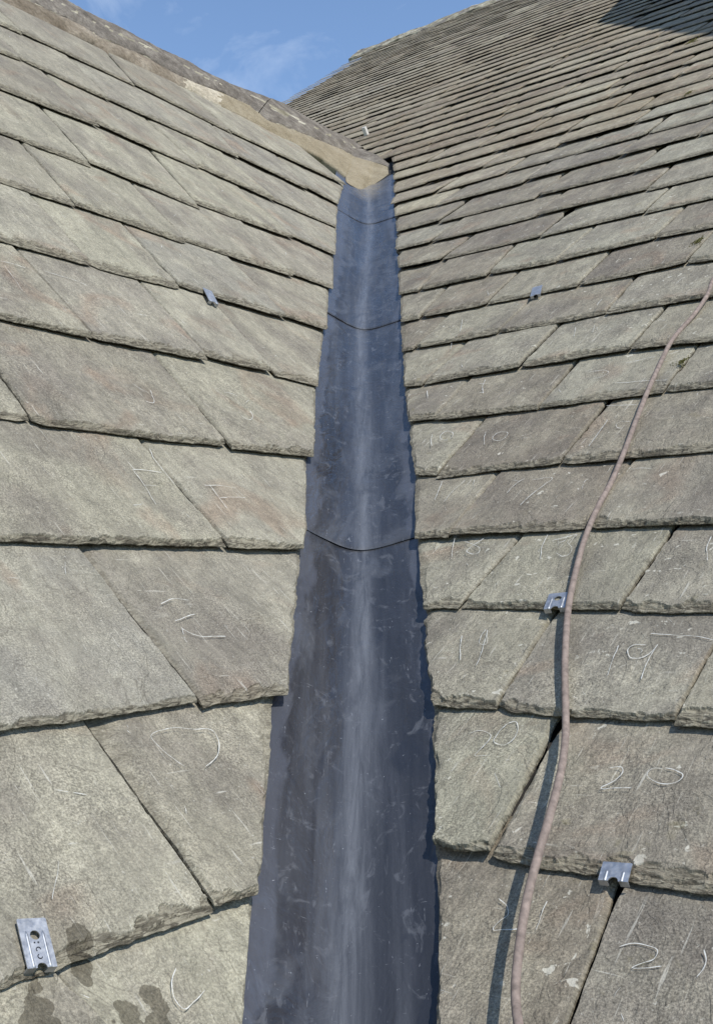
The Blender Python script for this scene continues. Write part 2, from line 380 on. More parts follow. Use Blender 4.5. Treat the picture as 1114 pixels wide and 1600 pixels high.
def ribbon(P, pts, wid, seed, broken=.15, step=.004):
    """pts (u,v,z) list -> thin strip with breaks and uneven width"""
    pts = np.array(pts, float); d = np.r_[0, np.cumsum(np.linalg.norm(np.diff(pts, axis=0), axis=1))]
    if d[-1] < 1e-5: return [], []
    n = max(3, int(d[-1] / step)); t = np.linspace(0, d[-1], n)
    q = np.stack([np.interp(t, d, pts[:, k]) for k in range(3)], -1)
    q[:, 0] += .0006 * vn(t * 90, 0 * t, seed); q[:, 1] += .0006 * vn(t * 90, 0 * t + 5, seed)
    tg = np.gradient(q[:, :2], axis=0); tg /= np.linalg.norm(tg, axis=1)[:, None] + 1e-12; nn = np.stack([-tg[:, 1], tg[:, 0]], -1)
    w = wid * (.7 + .45 * vn(t * 170, 0 * t + 9, seed) + .3 * vn(t * 40, 0 * t + 4, seed)); w = np.maximum(w, wid * .4); w[0] *= .2; w[-1] *= .2
    a = q.copy(); b = q.copy(); a[:, :2] += nn * w[:, None] * .5; b[:, :2] -= nn * w[:, None] * .5
    Va = w3(P, a[:, 0], a[:, 1], a[:, 2]); Vb = w3(P, b[:, 0], b[:, 1], b[:, 2])
    V = np.vstack([Va, Vb]); Fc = []
    r = random.Random(seed)
    for i in range(n - 1):
        if broken > 0 and vn(t[i] * 160, 3.3, seed + 2) > 1 - 2 * broken * .9: continue
        Fc.append((i, i + 1, n + i + 1, n + i))
    return V, Fc
def emit_slate(R, parent, mat, label=None, scr=4, depth=1.0, scale=1.0):
    V = [R.verts]; Fc = [R.faces]; nv = len(R.verts); mi = [np.zeros(len(R.faces), int)]
    ex = []
    for k in range(scr):
        a = R.rs.uniform(.06, .94) * R.Wd; b = R.rs.uniform(.08, .95) * R.g
        L = R.rs.choice([.008, .012, .02, .035]) * R.rs.uniform(.6, 1.4); th = R.rs.gauss(0.9 if R.P is PL else 2.1, .5)
        du = math.cos(th) * L; dv = math.sin(th) * L; cv = R.rs.uniform(-.2, .2) * L
        p0 = R.A + R.ed * a + R.up * b; pl = []
        for t in (0, .5, 1):
            q = p0 + R.ed * (du * t) + R.up * (dv * t) + (cv if t == .5 else 0)
            qq = q - R.A
            if not (.012 < qq @ R.ed < R.Wd - .012 and .02 < qq @ R.up < R.g - .004): continue
            pl.append((q[0], q[1], surf_z(R, *q) + .0009))
        if len(pl) < 2: continue
        v_, f_ = ribbon(R.P, pl, (.00045 + .0004 * R.rs.random()) * max(1, depth * .6), R.rs.randrange(9999), .3)
        if len(f_) == 0: continue
        V.append(v_); Fc.append(np.array(f_) + nv); nv += len(v_); mi.append(np.ones(len(f_), int))
    verts = np.vstack(V); faces = np.vstack(Fc); n = len(verts); n0 = len(R.verts)
    st = np.zeros((n, 3)); st[:n0] = R.st; e = np.zeros(n); e[:n0] = R.edge
    o = mesh_obj('roof_slate', verts, faces, [mat, M_CHALK], parent, dict(st=st, edge=e, tone=np.full(n, R.tone), tonb=np.full(n, R.tonb)), midx=np.concatenate(mi))
    if label: o['label'] = label
    R.obj = o
    return o

ROOF_L = empty('slate_roof', tuple(V0)); tag(ROOF_L, 'left slate roof slope rising beside the dark metal valley up to a mortar ridge', 'roof')
ROOF_R = empty('slate_roof', tuple(V0 + .001)); tag(ROOF_R, 'right slate roof slope with many narrow courses under the brown cable', 'roof')

def intersect_u(P, px, v, z=0.004):
    """u on course v where it is seen at picture column px"""
    # solve (V0+u h+v s+z n) projected x == px : linear in u
    base = V0 + v * P['s'] + z * P['n']; k = (px - 557) / F; c = RT - k * FW
    return -(base @ c) / (P['h'] @ c)

# ---- left slope, traced course by course (tail corners; joints with optional head point)
LC = [
 # tail line of course 12 lies below the frame
 dict(s=(-230, 1720), j=[((300, 1630), (300, 1630), (85, 1512))], e=((370, 1640), (393, 1403))),
 dict(s=(-190, 1598), j=[((330, 1428), (340, 1416), (140, 1130))], e=((398, 1400), (428, 1092))),
 dict(s=(-150, 1160), j=[((308, 1099), (318, 1105), (130, 858))], e=((445, 1087), (468, 862))),
 dict(s=(-90, 853), j=[((350, 855), (360, 857), (218, 688))], e=((475, 860), (480, 718))),
 dict(s=(-200, 632), j=[((45, 660), (55, 665), (0, 590)), ((355, 699), (363, 702), (240, 553))], e=((488, 714), (495, 605))),
 dict(s=(-150, 476), j=[((140, 531), (145, 531), (20, 384)), ((321, 564), (322, 559), (217, 440)), ((425, 584), (430, 586), (334, 473))], e=((495, 603), (506, 518))),
 dict(s=(-120, 338), j=[((144, 418), (147, 418), (51, 310)), ((280, 452), (284, 450), (193, 353)), ((447, 499), (449, 496), (361, 407))], e=((509, 517), (514, 453))),
 dict(s=(-60, 270), j=[((117, 324), (119, 322), (33, 224)), ((290, 381), (292, 377), (211, 292)), ((457, 433), (460, 429), (378, 348))], e=((520, 451), (522, 401))),
 dict(s=(-120, 160), j=[((140, 260), (143, 256), (68, 172)), ((308, 325), (311, 321), (236, 236)), ((456, 373), (458, 369), None)], e=((524, 399), (526, 357))),
 dict(s=(-80, 104), j=[((153, 199), (156, 197), None), ((310, 264), (313, 262), None), ((430, 316), (432, 315), None)], e=((525, 355), (528, 322))),
 dict(s=(-100, 38), j=[((35, 96), (36, 95), None), ((170, 158), (172, 157), (107, 90)), ((369, 246), (371, 244), (323, 185)), ((476, 295), (479, 293), (428, 239))], e=((528, 320), (536, 294))),
 dict(s=(-90, -8), j=[((34, 54), (36, 53), None), ((209, 133), (212, 133), (163, 84)), ((362, 209), (364, 209), None)], e=((541, 291), None)),
]
MORT = sorted(uv(x, y, PL, .008) for x, y in [(-70, -85), (0, 3), (40, 23), (95, 48), (146, 70), (163, 83), (208, 100), (280, 136), (345, 167), (418, 206), (466, 229), (506, 249), (540, 275)])
def mort_v(u): return float(np.interp(u, [m[0] for m in MORT], [m[1] for m in MORT]))
def build_courses(P, C, sgn, mat_of, topline=None, gtop=.31):
    """sgn: +1 left plane (u grows to the right), -1 right plane (u shrinks to the right)"""
    rows = []
    for ci, c in enumerate(C):
        segs = [] ; x0 = c['s']
        tails = [uv(*c['s'], P)]
        bounds = []  # u at joints (tail), head u
        for (a, b, t) in c['j']:
            A = uv(*a, P); B = uv(*b, P); um = .5 * (A[0] + B[0])
            bounds.append((um, A[1], B[1], None if t is None else uv(*t, P, .006)))
        E = uv(*c['e'][0], P); Et = None if c['e'][1] is None else uv(*c['e'][1], P, .006)
        St = uv(*c['st'], P, .006) if c.get('st') else None
        rows.append((tails[0], bounds, E, Et, St))
    if sgn > 0: vm = [float(np.mean([r[2][1]] + [b[1] for b in r[1]])) for r in rows]; vm[0] = vm[1] - .27
    else: vm = [float(np.mean([r[0][1]] + [b[2] for b in r[1][:1]])) for r in rows]; vm[0] = vm[1] - .21
    for i, r in enumerate(rows):
        if i == 0:
            def xt(q, px_):   # follow the valley edge down to the tail line
                w = uv(*px_, P); k_ = (vm[0] - w[1]) / (q[1] - w[1]); return w[0] + (q[0] - w[0]) * k_
            if sgn > 0: r = (r[0], r[1], (xt(r[3], (377, 1590)), vm[0]), r[3], r[4])
            else: r = ((xt(r[4], (690, 1595)), vm[0]), r[1], r[2], r[3], r[4])
        if i == 0: r = ((r[0][0], vm[0]), [(b[0], vm[0], vm[0], b[3]) for b in r[1]], (r[2][0], vm[0]), r[3], r[4])
        rows[i] = ((r[0][0], vm[i]), r[1], r[2], r[3], r[4]) if sgn > 0 else (r[0], r[1], (r[2][0], vm[i]), r[3], r[4])
    out = []
    for i, (S0, bo, E, Et, St) in enumerate(rows):
        g = (vm[i + 1] - vm[i]) if i + 1 < len(rows) else gtop
        hx = 1.32
        sh = .0045
        if sgn > 0:
            E = (E[0] + sh, E[1]); Et = None if Et is None else (Et[0] + sh, Et[1])
        else:
            S0 = (S0[0] + sh, S0[1]); St = None if St is None else (St[0] + sh, St[1])
        def head(u, v, t):
            if t is None: return (u + random.gauss(0, .002), v + g * hx)
            k = (g * hx) / max(.05, (t[1] - v)); k = min(k, 2.2); return (u + (t[0] - u) * k, v + g * hx)
        pts = [(S0[0], S0[1], S0[1], St)] + bo + [(E[0], E[1], E[1], Et)]
        row = []
        for k in range(len(pts) - 1):
            a = pts[k]; b = pts[k + 1]
            A = (a[0], a[2]); B = (b[0], b[1]); D = head(a[0], .5 * (a[1] + a[2]), a[3]); Cc = head(b[0], .5 * (b[1] + b[2]), b[3])
            if sgn > 0 and i >= len(rows) - 4:
                D = (D[0], max(A[1] + .012, min(D[1], mort_v(D[0]) + .03))); Cc = (Cc[0], max(B[1] + .012, min(Cc[1], mort_v(Cc[0]) + .03)))
            A = np.array(A); B = np.array(B); D = np.array(D); Cc = np.array(Cc)
            if k < len(pts) - 2: # same head point for neighbours
                pass
            random.seed(int(abs(b[0] * 1000)) + i * 77); 
            cen = V0 + P['h'] * .5 * (A[0] + B[0]) + P['s'] * A[1]
            dep = max(.8, float(cen @ FW))
            first = (k == 0); last = (k == len(pts) - 2)
            outer = 0
            if sgn > 0 and last: outer = 1
            if sgn < 0 and first: outer = -1
            nt = (0 if first else random.choice([0, .002, .004]), 0 if last else random.choice([0, .002, .004]))
            R = build_slate(P, A, B, Cc, D, g, 100 * i + k + (5000 if sgn < 0 else 0), dep, notch=nt, outer=outer)
            R.row = i; R.k = k; R.dep = dep; row.append(R)
        out.append(row)
    return out, vm
# cut the last left course at the mortar line: extend heads up under the mortar
left_rows, lvm = build_courses(PL, LC, +1, None, gtop=.40)
def cut_under(R, line_uv, P):
    pass
for r, row in enumerate(left_rows):
    for R in row:
        m = M_SLW if r <= 1 and (R.k == 0 or r == 0) else M_SL
        emit_slate(R, ROOF_L, m, scr=3, depth=R.dep)

# ---- right slope, near courses traced
RC = [
 dict(s=(693, 1640), st=(686, 1330), j=[((868, 1672), (868, 1675), (965, 1392))], e=((1230, 1750), None)),
 dict(s=(686, 1325), st=(679, 1108), j=[((766, 1338), (766, 1342), (874, 1128))], e=((1290, 1440), None)),
 dict(s=(680, 1104), st=(666, 956), j=[((775, 1106), (775, 1112), (866, 958)), ((1046, 1131), (1060, 1138), (1114, 1020))], e=((1290, 1163), None)),
 dict(s=(665, 953), st=(654, 845), j=[((707, 952), (730, 949), (817, 832)), ((966, 955), (967, 958), (1055, 823))], e=((1250, 962), None)),
 dict(s=(651, 842), st=(649, 747), j=[((702, 838), (704, 837), (777, 742)), ((912, 827), (914, 826), (987, 722))], e=((1180, 812), None)),
 dict(s=(650, 743), st=(642, 665), j=[((680, 743), (682, 746), (756, 653)), ((875, 725), (877, 726), (942, 638))], e=((1135, 700), None)),
 dict(s=(640, 661), st=(634, 610), j=[((678, 657), (680, 657), (733, 591)), ((841, 638), (842, 638), (898, 566)), ((1036, 613), (1038, 612), (1093, 533))], e=((1240, 588), None)),
 dict(s=(633, 606), st=(630, 553), j=[((661, 602), (662, 601), (728, 536)), ((811, 576), (812, 575), (872, 509)), ((982, 547), (984, 547), (1042, 478))], e=((1160, 521), None)),
 dict(s=(631, 549), st=(628, 507), j=[((647, 546), (648, 545), (700, 493)), ((777, 522), (778, 521), (831, 468)), ((944, 491), (946, 491), (992, 433))], e=((1130, 458), None)),
 dict(s=(628, 503), st=(626, 464), j=[((655, 498), (656, 497), (700, 446)), ((759, 478), (760, 477), (808, 426)), ((902, 448), (903, 448), (954, 392)), ((1070, 414), (1071, 414), None)], e=((1240, 375), None)),
 dict(s=(625, 460), st=(622, 430), j=[((655, 455), (656, 454), (693, 411)), ((761, 431), (762, 430), (801, 385)), ((868, 411), (869, 410), (922, 361)), ((1022, 374), (1023, 374), (1066, 327))], e=((1150, 345), None)),
]
right_rows, rvm = build_courses(PR, RC, -1, None, gtop=.215)
print('vm', np.round(rvm, 3), np.round(np.diff(rvm), 3))
# continue upwards by course
edge_px = [(622, 427), (617, 398), (616, 371), (614, 341), (613, 319), (612, 304), (612, 287), (611, 272), (610, 256), (608, 245)]
vs_list = [x * K for x in (2.81, 3.07, 3.35, 3.65, 3.93, 4.19, 4.46, 4.73, 5.01, 5.27)]
v = vs_list[-1]; rr = random.Random(4)
while v < 15.95 * K:
    v += .272 * K * rr.uniform(.93, 1.07); vs_list.append(v)
far = []
eu = [uv(*e, PR) for e in [(630, 553), (626, 464), (622, 430)] + edge_px]; ev = sorted((b, a) for a, b in eu)
for i, v in enumerate(vs_list[:-1]):
    g = vs_list[i + 1] - v
    ur = intersect_u(PR, 1150, v) - rr.uniform(0, .3)
    if v < 5.15 * K: ul = float(np.interp(v, [a for a, b in ev], [b for a, b in ev]))
    else: ul = (9.02 + max(0, v / K - 12.2) * .27) * K + rr.uniform(-.03, .03)
    cuts = [ul]; first = True
    while cuts[-1] > ur:
        cuts.append(cuts[-1] - (rr.uniform(.10, .24) if first and v < 5.15 * K else rr.uniform(.26, .38))); first = False
    for k in range(len(cuts) - 1):
        a, b = cuts[k], cuts[k + 1]
        cen = V0 + PR['h'] * .5 * (a + b) + PR['s'] * v; dep = float(cen @ FW)
        px, py = proj(cen)
        if py < -60: continue
        dv = [rr.gauss(0, .008), rr.gauss(0, .008)]
        ah = a
        if k == 0 and v < 5.15 * K: ah = a + (float(np.interp(v + g, [q for q, w in ev], [w for q, w in ev])) - a) * 1.3 if v + g < ev[-1][0] else a + .1
        R = build_slate(PR, (a, v + dv[0]), (b, v + dv[0] + rr.gauss(0, .001)), (b, v + g * 1.3), (ah, v + g * 1.3), g, 9000 + 60 * i + k, dep,
                        T=.0070, H=.0088 + rr.uniform(0, .0055), notch=(rr.choice([0, .005, .012, .02]), rr.choice([0, .005, .012, .02])), outer=-1 if (k == 0 and v < 5.2 * K) else 0, fine=1.0 if dep < 3 else 1.25)
        R.dep = dep; R.row = 20 + i; R.k = k; far.append(R)
near = [R for row in right_rows for R in row]
allr = near + sorted(far, key=lambda R: R.dep + (0 if True else 0))
parts = allr[:99]; rest = allr[99:]
for R in parts:
    emit_slate(R, ROOF_R, M_SR if R.dep < 4 else M_SRF, scr=(3 if R.dep < 3 else 2), depth=R.dep)
V = []; Fc = []; st = []; ed = []; tn = []; tb = []; nv = 0
for R in rest:
    V.append(R.verts); Fc.append(R.faces + nv); nv += len(R.verts); st.append(R.st); ed.append(R.edge); tn.append(np.full(len(R.verts), R.tone)); tb.append(np.full(len(R.verts), R.tonb))
o = mesh_obj('roof_slate', np.vstack(V), np.vstack(Fc), [M_SRF], ROOF_R, dict(st=np.vstack(st), edge=np.concatenate(ed), tone=np.concatenate(tn), tonb=np.concatenate(tb)))
tag(o, 'small far grey slates in narrow courses up to the ridge', kind='stuff')
print('slates', sum(len(r) for r in left_rows), len(parts), len(rest), nv)

# ---- chalked / scratched marks
def z6(x, y): return (557 + x / 2, 800 + y / 2)
def z8_(x, y): return (557 + x / 2, 1200 + y / 2)
def z4(x, y): return (557 + x / 2, 400 + y / 2)
def z6b(x, y): return (834 + x / 3.979, 560 + y / 3.979)
def z4b(x, y): return (834 + x / 3.979, 380 + y / 3.979)
def z5(x, y): return (x / 2, 800 + y / 2)
def z7(x, y): return (x / 2, 1200 + y / 2)
def y7(x, y): return (x / 3.979, 600 + y / 3.979)
def y8(x, y): return (280 + x / 3.979, 700 + y / 3.979)
def y6(x, y): return (280 + x / 3.979, 500 + y / 3.979)
def y5(x, y): return (x / 3.979, 400 + y / 3.979)
def I(x, y): return (x, y)
marks = [
 ('R', 3, 0, 'scratched number 18', z6, [[(308, 82), (303, 110), (298, 145)], [(400, 85), (370, 105), (345, 125), (380, 133), (386, 122), (352, 100), (335, 95)]]),
 ('R', 3, 1, 'scratched number 18', z6, [[(597, 75), (582, 108), (575, 152)], [(615, 92), (650, 83), (690, 75), (660, 100), (672, 115), (668, 132), (645, 142), (625, 130)], [(632, 100), (655, 92)]]),
 ('R', 3, 2, 'scratched upright stroke', z6, [[(1110, 80), (1095, 108), (1098, 156)]]),
 ('R', 2, 0, 'scratched number 19', z6, [[(330, 390), (326, 430), (328, 466)], [(405, 370), (390, 392), (386, 415), (402, 418), (410, 372)], [(410, 375), (400, 415), (390, 450), (375, 482)]]),
 ('R', 2, 1, 'scratched number 19', z6, [[(820, 420), (800, 470), (785, 515)], [(905, 420), (868, 419), (848, 435), (856, 457), (880, 461), (915, 447), (943, 418)], [(943, 418), (905, 480), (888, 527)], [(878, 430), (893, 436), (886, 446)]]),
 ('R', 2, 1, 'long pale scratch', z6, [[(920, 383), (1000, 390), (1060, 392), (1114, 403)]]),
 ('R', 1, 0, 'scratched number 20', z6, [[(355, 697), (378, 688), (405, 690), (420, 702), (400, 735), (370, 765), (412, 765)], [(474, 664), (440, 700), (430, 722), (452, 733), (490, 716), (506, 682), (498, 660), (474, 664)]]),
 ('R', 1, 1, 'scratched number 20', z8_, [[(790, 4), (832, 4), (835, 12), (815, 38), (765, 65), (860, 66)], [(958, 5), (920, 8), (908, 22), (935, 48), (975, 54), (1010, 42), (1020, 25), (1000, 12), (965, 4)]]),
 ('R', 0, 0, 'scratched number 21', z8_, [[(443, 413), (472, 442), (474, 462), (450, 480), (428, 506), (508, 507)], [(596, 420), (580, 460), (565, 510)]]),
 ('R', 0, 1, 'scratched number 21', z8_, [[(825, 562), (860, 554), (915, 560), (942, 576), (935, 598), (900, 615), (863, 628), (955, 626)], [(1088, 574), (1094, 605), (1080, 638), (1063, 657)]]),
 ('R', 4, 0, 'scratched slanting strokes', z4, [[(268, 708), (258, 735), (245, 766)], [(340, 704), (300, 740), (274, 770)]]),
 ('R', 4, 1, 'scratched slanting strokes', z4, [[(525, 698), (495, 718), (470, 745)], [(550, 702), (612, 697), (560, 738), (512, 782)]]),
 ('R', 4, 2, 'short scratched line', z6b, [[(598, 698), (650, 690), (732, 692)]]),
 ('R', 5, 0, 'scratched number 10', z4, [[(238, 560), (234, 575), (236, 597)], [(285, 549), (303, 556), (300, 568), (275, 578), (262, 572), (270, 556), (285, 549)]]),
 ('R', 5, 1, 'scratched number 10', z4, [[(405, 552), (400, 570), (401, 592)], [(452, 552), (474, 556), (466, 570), (440, 580), (426, 575), (434, 560), (452, 552)]]),
 ('R', 5, 2, 'scratched curl and line', z6b, [[(600, 398), (535, 402), (514, 418), (522, 438), (545, 440)], [(460, 385), (430, 430), (380, 500), (340, 552)], [(450, 300), (530, 298), (640, 293)]]),
 ('R', 6, 1, 'scratched number 11', z4, [[(404, 388), (394, 410), (396, 432)], [(384, 430), (404, 428)]]),
 ('R', 6, 0, 'scratched upright stroke', z4, [[(222, 424), (223, 448)]]),
 ('R', 6, 2, 'scratched oval and long lines', z6b, [[(330, 92), (390, 84), (440, 80), (468, 90), (440, 112), (370, 132)], [(495, 158), (600, 154), (690, 146), (830, 140)]]),
 ('R', 6, 2, 'bright chalk line', z4b, [[(570, 752), (640, 738), (705, 720), (760, 710)], [(800, 700), (860, 690), (905, 674)]]),
 ('R', 7, 2, 'short scratched stroke', z4b, [[(262, 525), (250, 585)], [(378, 515), (366, 560)]]),
 ('R', 7, 1, 'short scratched stroke', z4, [[(300, 262), (295, 292)]]),
 ('R', 8, 1, 'short scratched stroke', z4, [[(332, 200), (325, 238)]]),
 ('R', 9, 2, 'short scratched stroke', z4b, [[(425, 352), (400, 380), (392, 392)]]),
 ('L', 0, 1, 'scratched hook shape', z7, [[(545, 628), (532, 680), (548, 735), (572, 758), (602, 738), (637, 697)]]),
 ('L', 1, 1, 'scratched angular outline', z5, [[(640, 800), (678, 762), (681, 722), (664, 690), (590, 682), (525, 680), (470, 705), (502, 745), (575, 800)]]),
 ('L', 2, 1, 'scratched strokes', z5, [[(500, 290), (535, 276), (590, 279)], [(545, 344), (606, 322)], [(565, 368), (600, 386), (705, 392)]]),
 ('L', 3, 1, 'scratched letter F', y8, [[(187, 235), (235, 300), (262, 340), (300, 384)], [(155, 238), (240, 238), (352, 256)], [(250, 313), (330, 312), (405, 314)]]),
 ('L', 3, 0, 'scratched letter F', y7, [[(822, 536), (870, 600), (910, 660), (965, 756)], [(822, 536), (930, 545), (1000, 556)], [(895, 636), (970, 640)]]),
 ('L', 3, 1, 'long pale scratch', y7, [[(930, 410), (955, 470), (1010, 540), (1085, 632)]]),
 ('L', 4, 1, 'scratched hook', y7, [[(932, 40), (948, 85), (956, 122), (905, 114)], [(820, 0), (870, 35), (925, 62)]]),
 ('L', 4, 2, 'scratched hook', y6, [[(278, 456), (320, 462), (360, 480)], [(440, 572), (455, 600), (446, 622), (422, 622), (380, 595)]]),
 ('L', 5, 1, 'long pale scratches', y5, [[(280, 100), (370, 128), (470, 158), (545, 190)], [(730, 310), (790, 378)], [(850, 365), (915, 378)]]),
 ('L', 5, 0, 'long pale scratches', y5, [[(0, 36), (90, 58), (160, 80)], [(28, 68), (90, 150), (140, 222)]]),
]
for (side, row, k, lab, fn, lines) in marks:
    R = (left_rows if side == 'L' else right_rows)[row][k]; P = R.P
    V = []; Fc = []; n = 0
    for li, ln in enumerate(lines):
        pts = []
        for (x, y) in (smooth_path(ln, max(8, 5 * len(ln))) if len(ln) > 2 else ln):
            X, Y = fn(x, y); u, v = uv(X, Y, P, .016); z = surf_z(R, u, v); u, v = uv(X, Y, P, z); pts.append((u, v, z + .0022))
        v_, f_ = ribbon(P, pts, .00095 * max(1, R.dep * .62), row * 31 + k * 7 + li, .0, .002)
        V.append(v_); Fc += [tuple(i + n for i in f) for f in f_]; n += len(v_)
    o = mesh_obj('chalk_mark', np.vstack(V), Fc, [M_CHALK], R.obj)
    o['label'] = lab

# ---------------------------------------------------------------- roof decks under the slates
def sheet(name, P, uvs, z, th, mat, parent):
    top = [V0 + u * P['h'] + v * P['s'] + z * P['n'] for u, v in uvs]; bot = [q - th * P['n'] for q in top]; n = len(uvs)
    Fc = [tuple(range(n)), tuple(range(2 * n - 1, n - 1, -1))] + [(i, (i + 1) % n, n + (i + 1) % n, n + i) for i in range(n)]
    return mesh_obj(name, top + bot, Fc, [mat], parent)
tv = lambda t, P: ((vV @ P['h']) * t, (vV @ P['s']) * t)
a0 = tv(-.5, PL); a1 = tv(4.5, PL)
sheet('underlay', PL, [a0, tv(3.9, PL), (2.85, 2.98), (2.12, 3.26), (1.6, 3.6), (1.3, 3.75), (-.2, 3.75), (-.9, 3.0), (-.9, a0[1])], -.016, .03, M_DECK, ROOF_L)
a0 = tv(-.5, PR); a1 = tv(4.45, PR)
sheet('underlay', PR, [a0, a1, (7.5, a1[1] + .05), (7.4, 10.2), (8.25, 13.45), (3.0, 13.45), (-1.2, 5.0), (-1.2, a0[1])], -.016, .03, M_DECK, ROOF_R)

# ---------------------------------------------------------------- lead valley
M = NT('lead'); geo = M.attr('lv')
c = M.ramp(M.noise(M.mapping(geo, (26, 1.6, 1)), 1.0, 6, .65, .4), [(.3, (.016, .017, .020)), (.5, (.030, .031, .035)), (.7, (.058, .060, .066))])
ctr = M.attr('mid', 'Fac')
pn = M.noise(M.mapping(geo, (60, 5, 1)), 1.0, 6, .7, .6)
c = M.mix(M.math('MULTIPLY', ctr, M.ramp(pn, [(.3, .1), (.65, .85)])), c, (.155, .16, .17))  # pale centre streak: dust plus sunlight on the rounded valley, painted into the colour
pt = M.noise(M.mapping(geo, (9, 5, 1)), 1.0, 6, .6, 1.2)
c = M.mix(M.ramp(pt, [(.53, 0.0), (.62, .5)]), c, (.082, .085, .092))
sm1 = M.noise(M.mapping(geo, (38, 22, 1), (0, 0, .5)), 1.0, 5, .65, 1.4); c = M.mix(M.ramp(sm1, [(.57, 0.0), (.66, .5)]), c, (.115, .118, .126))
c = M.mix(M.ramp(M.noise(M.mapping(geo, (14, 7, 1)), 1.3, 4, .6, .8), [(.56, 0.0), (.68, .5)]), c, (.014, .016, .022))
wv = M.attr('wabs', 'Fac'); en_ = M.noise(M.mapping(geo, (10, 4, 1)), 1.0, 5, .6, .8)
c = M.mix(M.ramp(M.math('ADD', wv, M.math('MULTIPLY', M.math('SUBTRACT', en_, .5), .09)), [(.083, 0.0), (.088, .62)]), c, (.075, .08, .095))
sc1 = M.noise(M.mapping(geo, (300, 40, 1), (0, 0, .6)), 1.0, 4, .6, 1.6); sc2 = M.noise(M.mapping(geo, (45, 260, 1), (0, 0, -.9)), 1.0, 4, .6, 1.8)
c = M.mix(M.ramp(sc1, [(.685, 0.0), (.73, .5)]), c, (.34, .35, .37)); c = M.mix(M.ramp(sc2, [(.69, 0.0), (.73, .45)]), c, (.36, .37, .39))
c = M.mix(M.ramp(M.noise(geo, 150, 3, .6), [(.71, 0.0), (.75, .6)]), c, (.42, .43, .45))
dust = M.attr('dust', 'Fac'); c = M.mix(M.math('MULTIPLY', dust, M.ramp(M.noise(geo, 22, 4, .6), [(.3, .5), (.6, 1.0)])), c, (.26, .22, .15))
M.link(c, M.b.inputs['Base Color']); M.b.inputs['Metallic'].default_value = .0; M.b.inputs['IOR'].default_value = 1.6
rgh = M.ramp(M.noise(M.mapping(geo, (30, 3, 1)), 1.0, 5, .6), [(.3, .20), (.7, .38)]); M.link(rgh, M.b.inputs['Roughness'])
M.b.inputs['Specular IOR Level'].default_value = .42
b1 = M.bump(M.noise(M.mapping(geo, (26, 14, 1)), 1.0, 4, .55, .6), .5, .008); b2 = M.bump(M.noise(M.mapping(geo, (90, 18, 1)), 1.0, 4, .6), .25, .0015, b1)
M.link(b2, M.b.inputs['Normal']); M_LEAD = M.m
eL = -(hL * (vV @ sL) - sL * (vV @ hL)); eL /= np.linalg.norm(eL)
if eL @ np.array([-1, 0, .5]) < 0: eL = -eL
eR = (hR * (vV @ sR) - sR * (vV @ hR)); eR /= np.linalg.norm(eR)
if eR @ np.array([1, 0, .5]) < 0: eR = -eR
LEAD = empty('lead_valley', tuple(V0 + vV * .5)); tag(LEAD, 'dark blue-grey lead valley gutter running up between the two slate slopes', 'valley gutter')
bis = nL + nR; bis /= np.linalg.norm(bis)
ws = np.linspace(-.165, .165, 61)
def section(w):
    r = .042; a = np.sqrt(w * w + r * r) - r * .55           # rounded valley bottom
    base = np.where(w[:, None] < 0, -w[:, None] * eL, w[:, None] * eR)
    # blend of both arms: smooth |w|
    sm = .5 * (np.sqrt(w * w + r * r) - w); sp_ = .5 * (np.sqrt(w * w + r * r) + w)
    q = sm[:, None] * eL + sp_[:, None] * eR
    q = q - bis * 0.0
    return q
sec = section(ws)
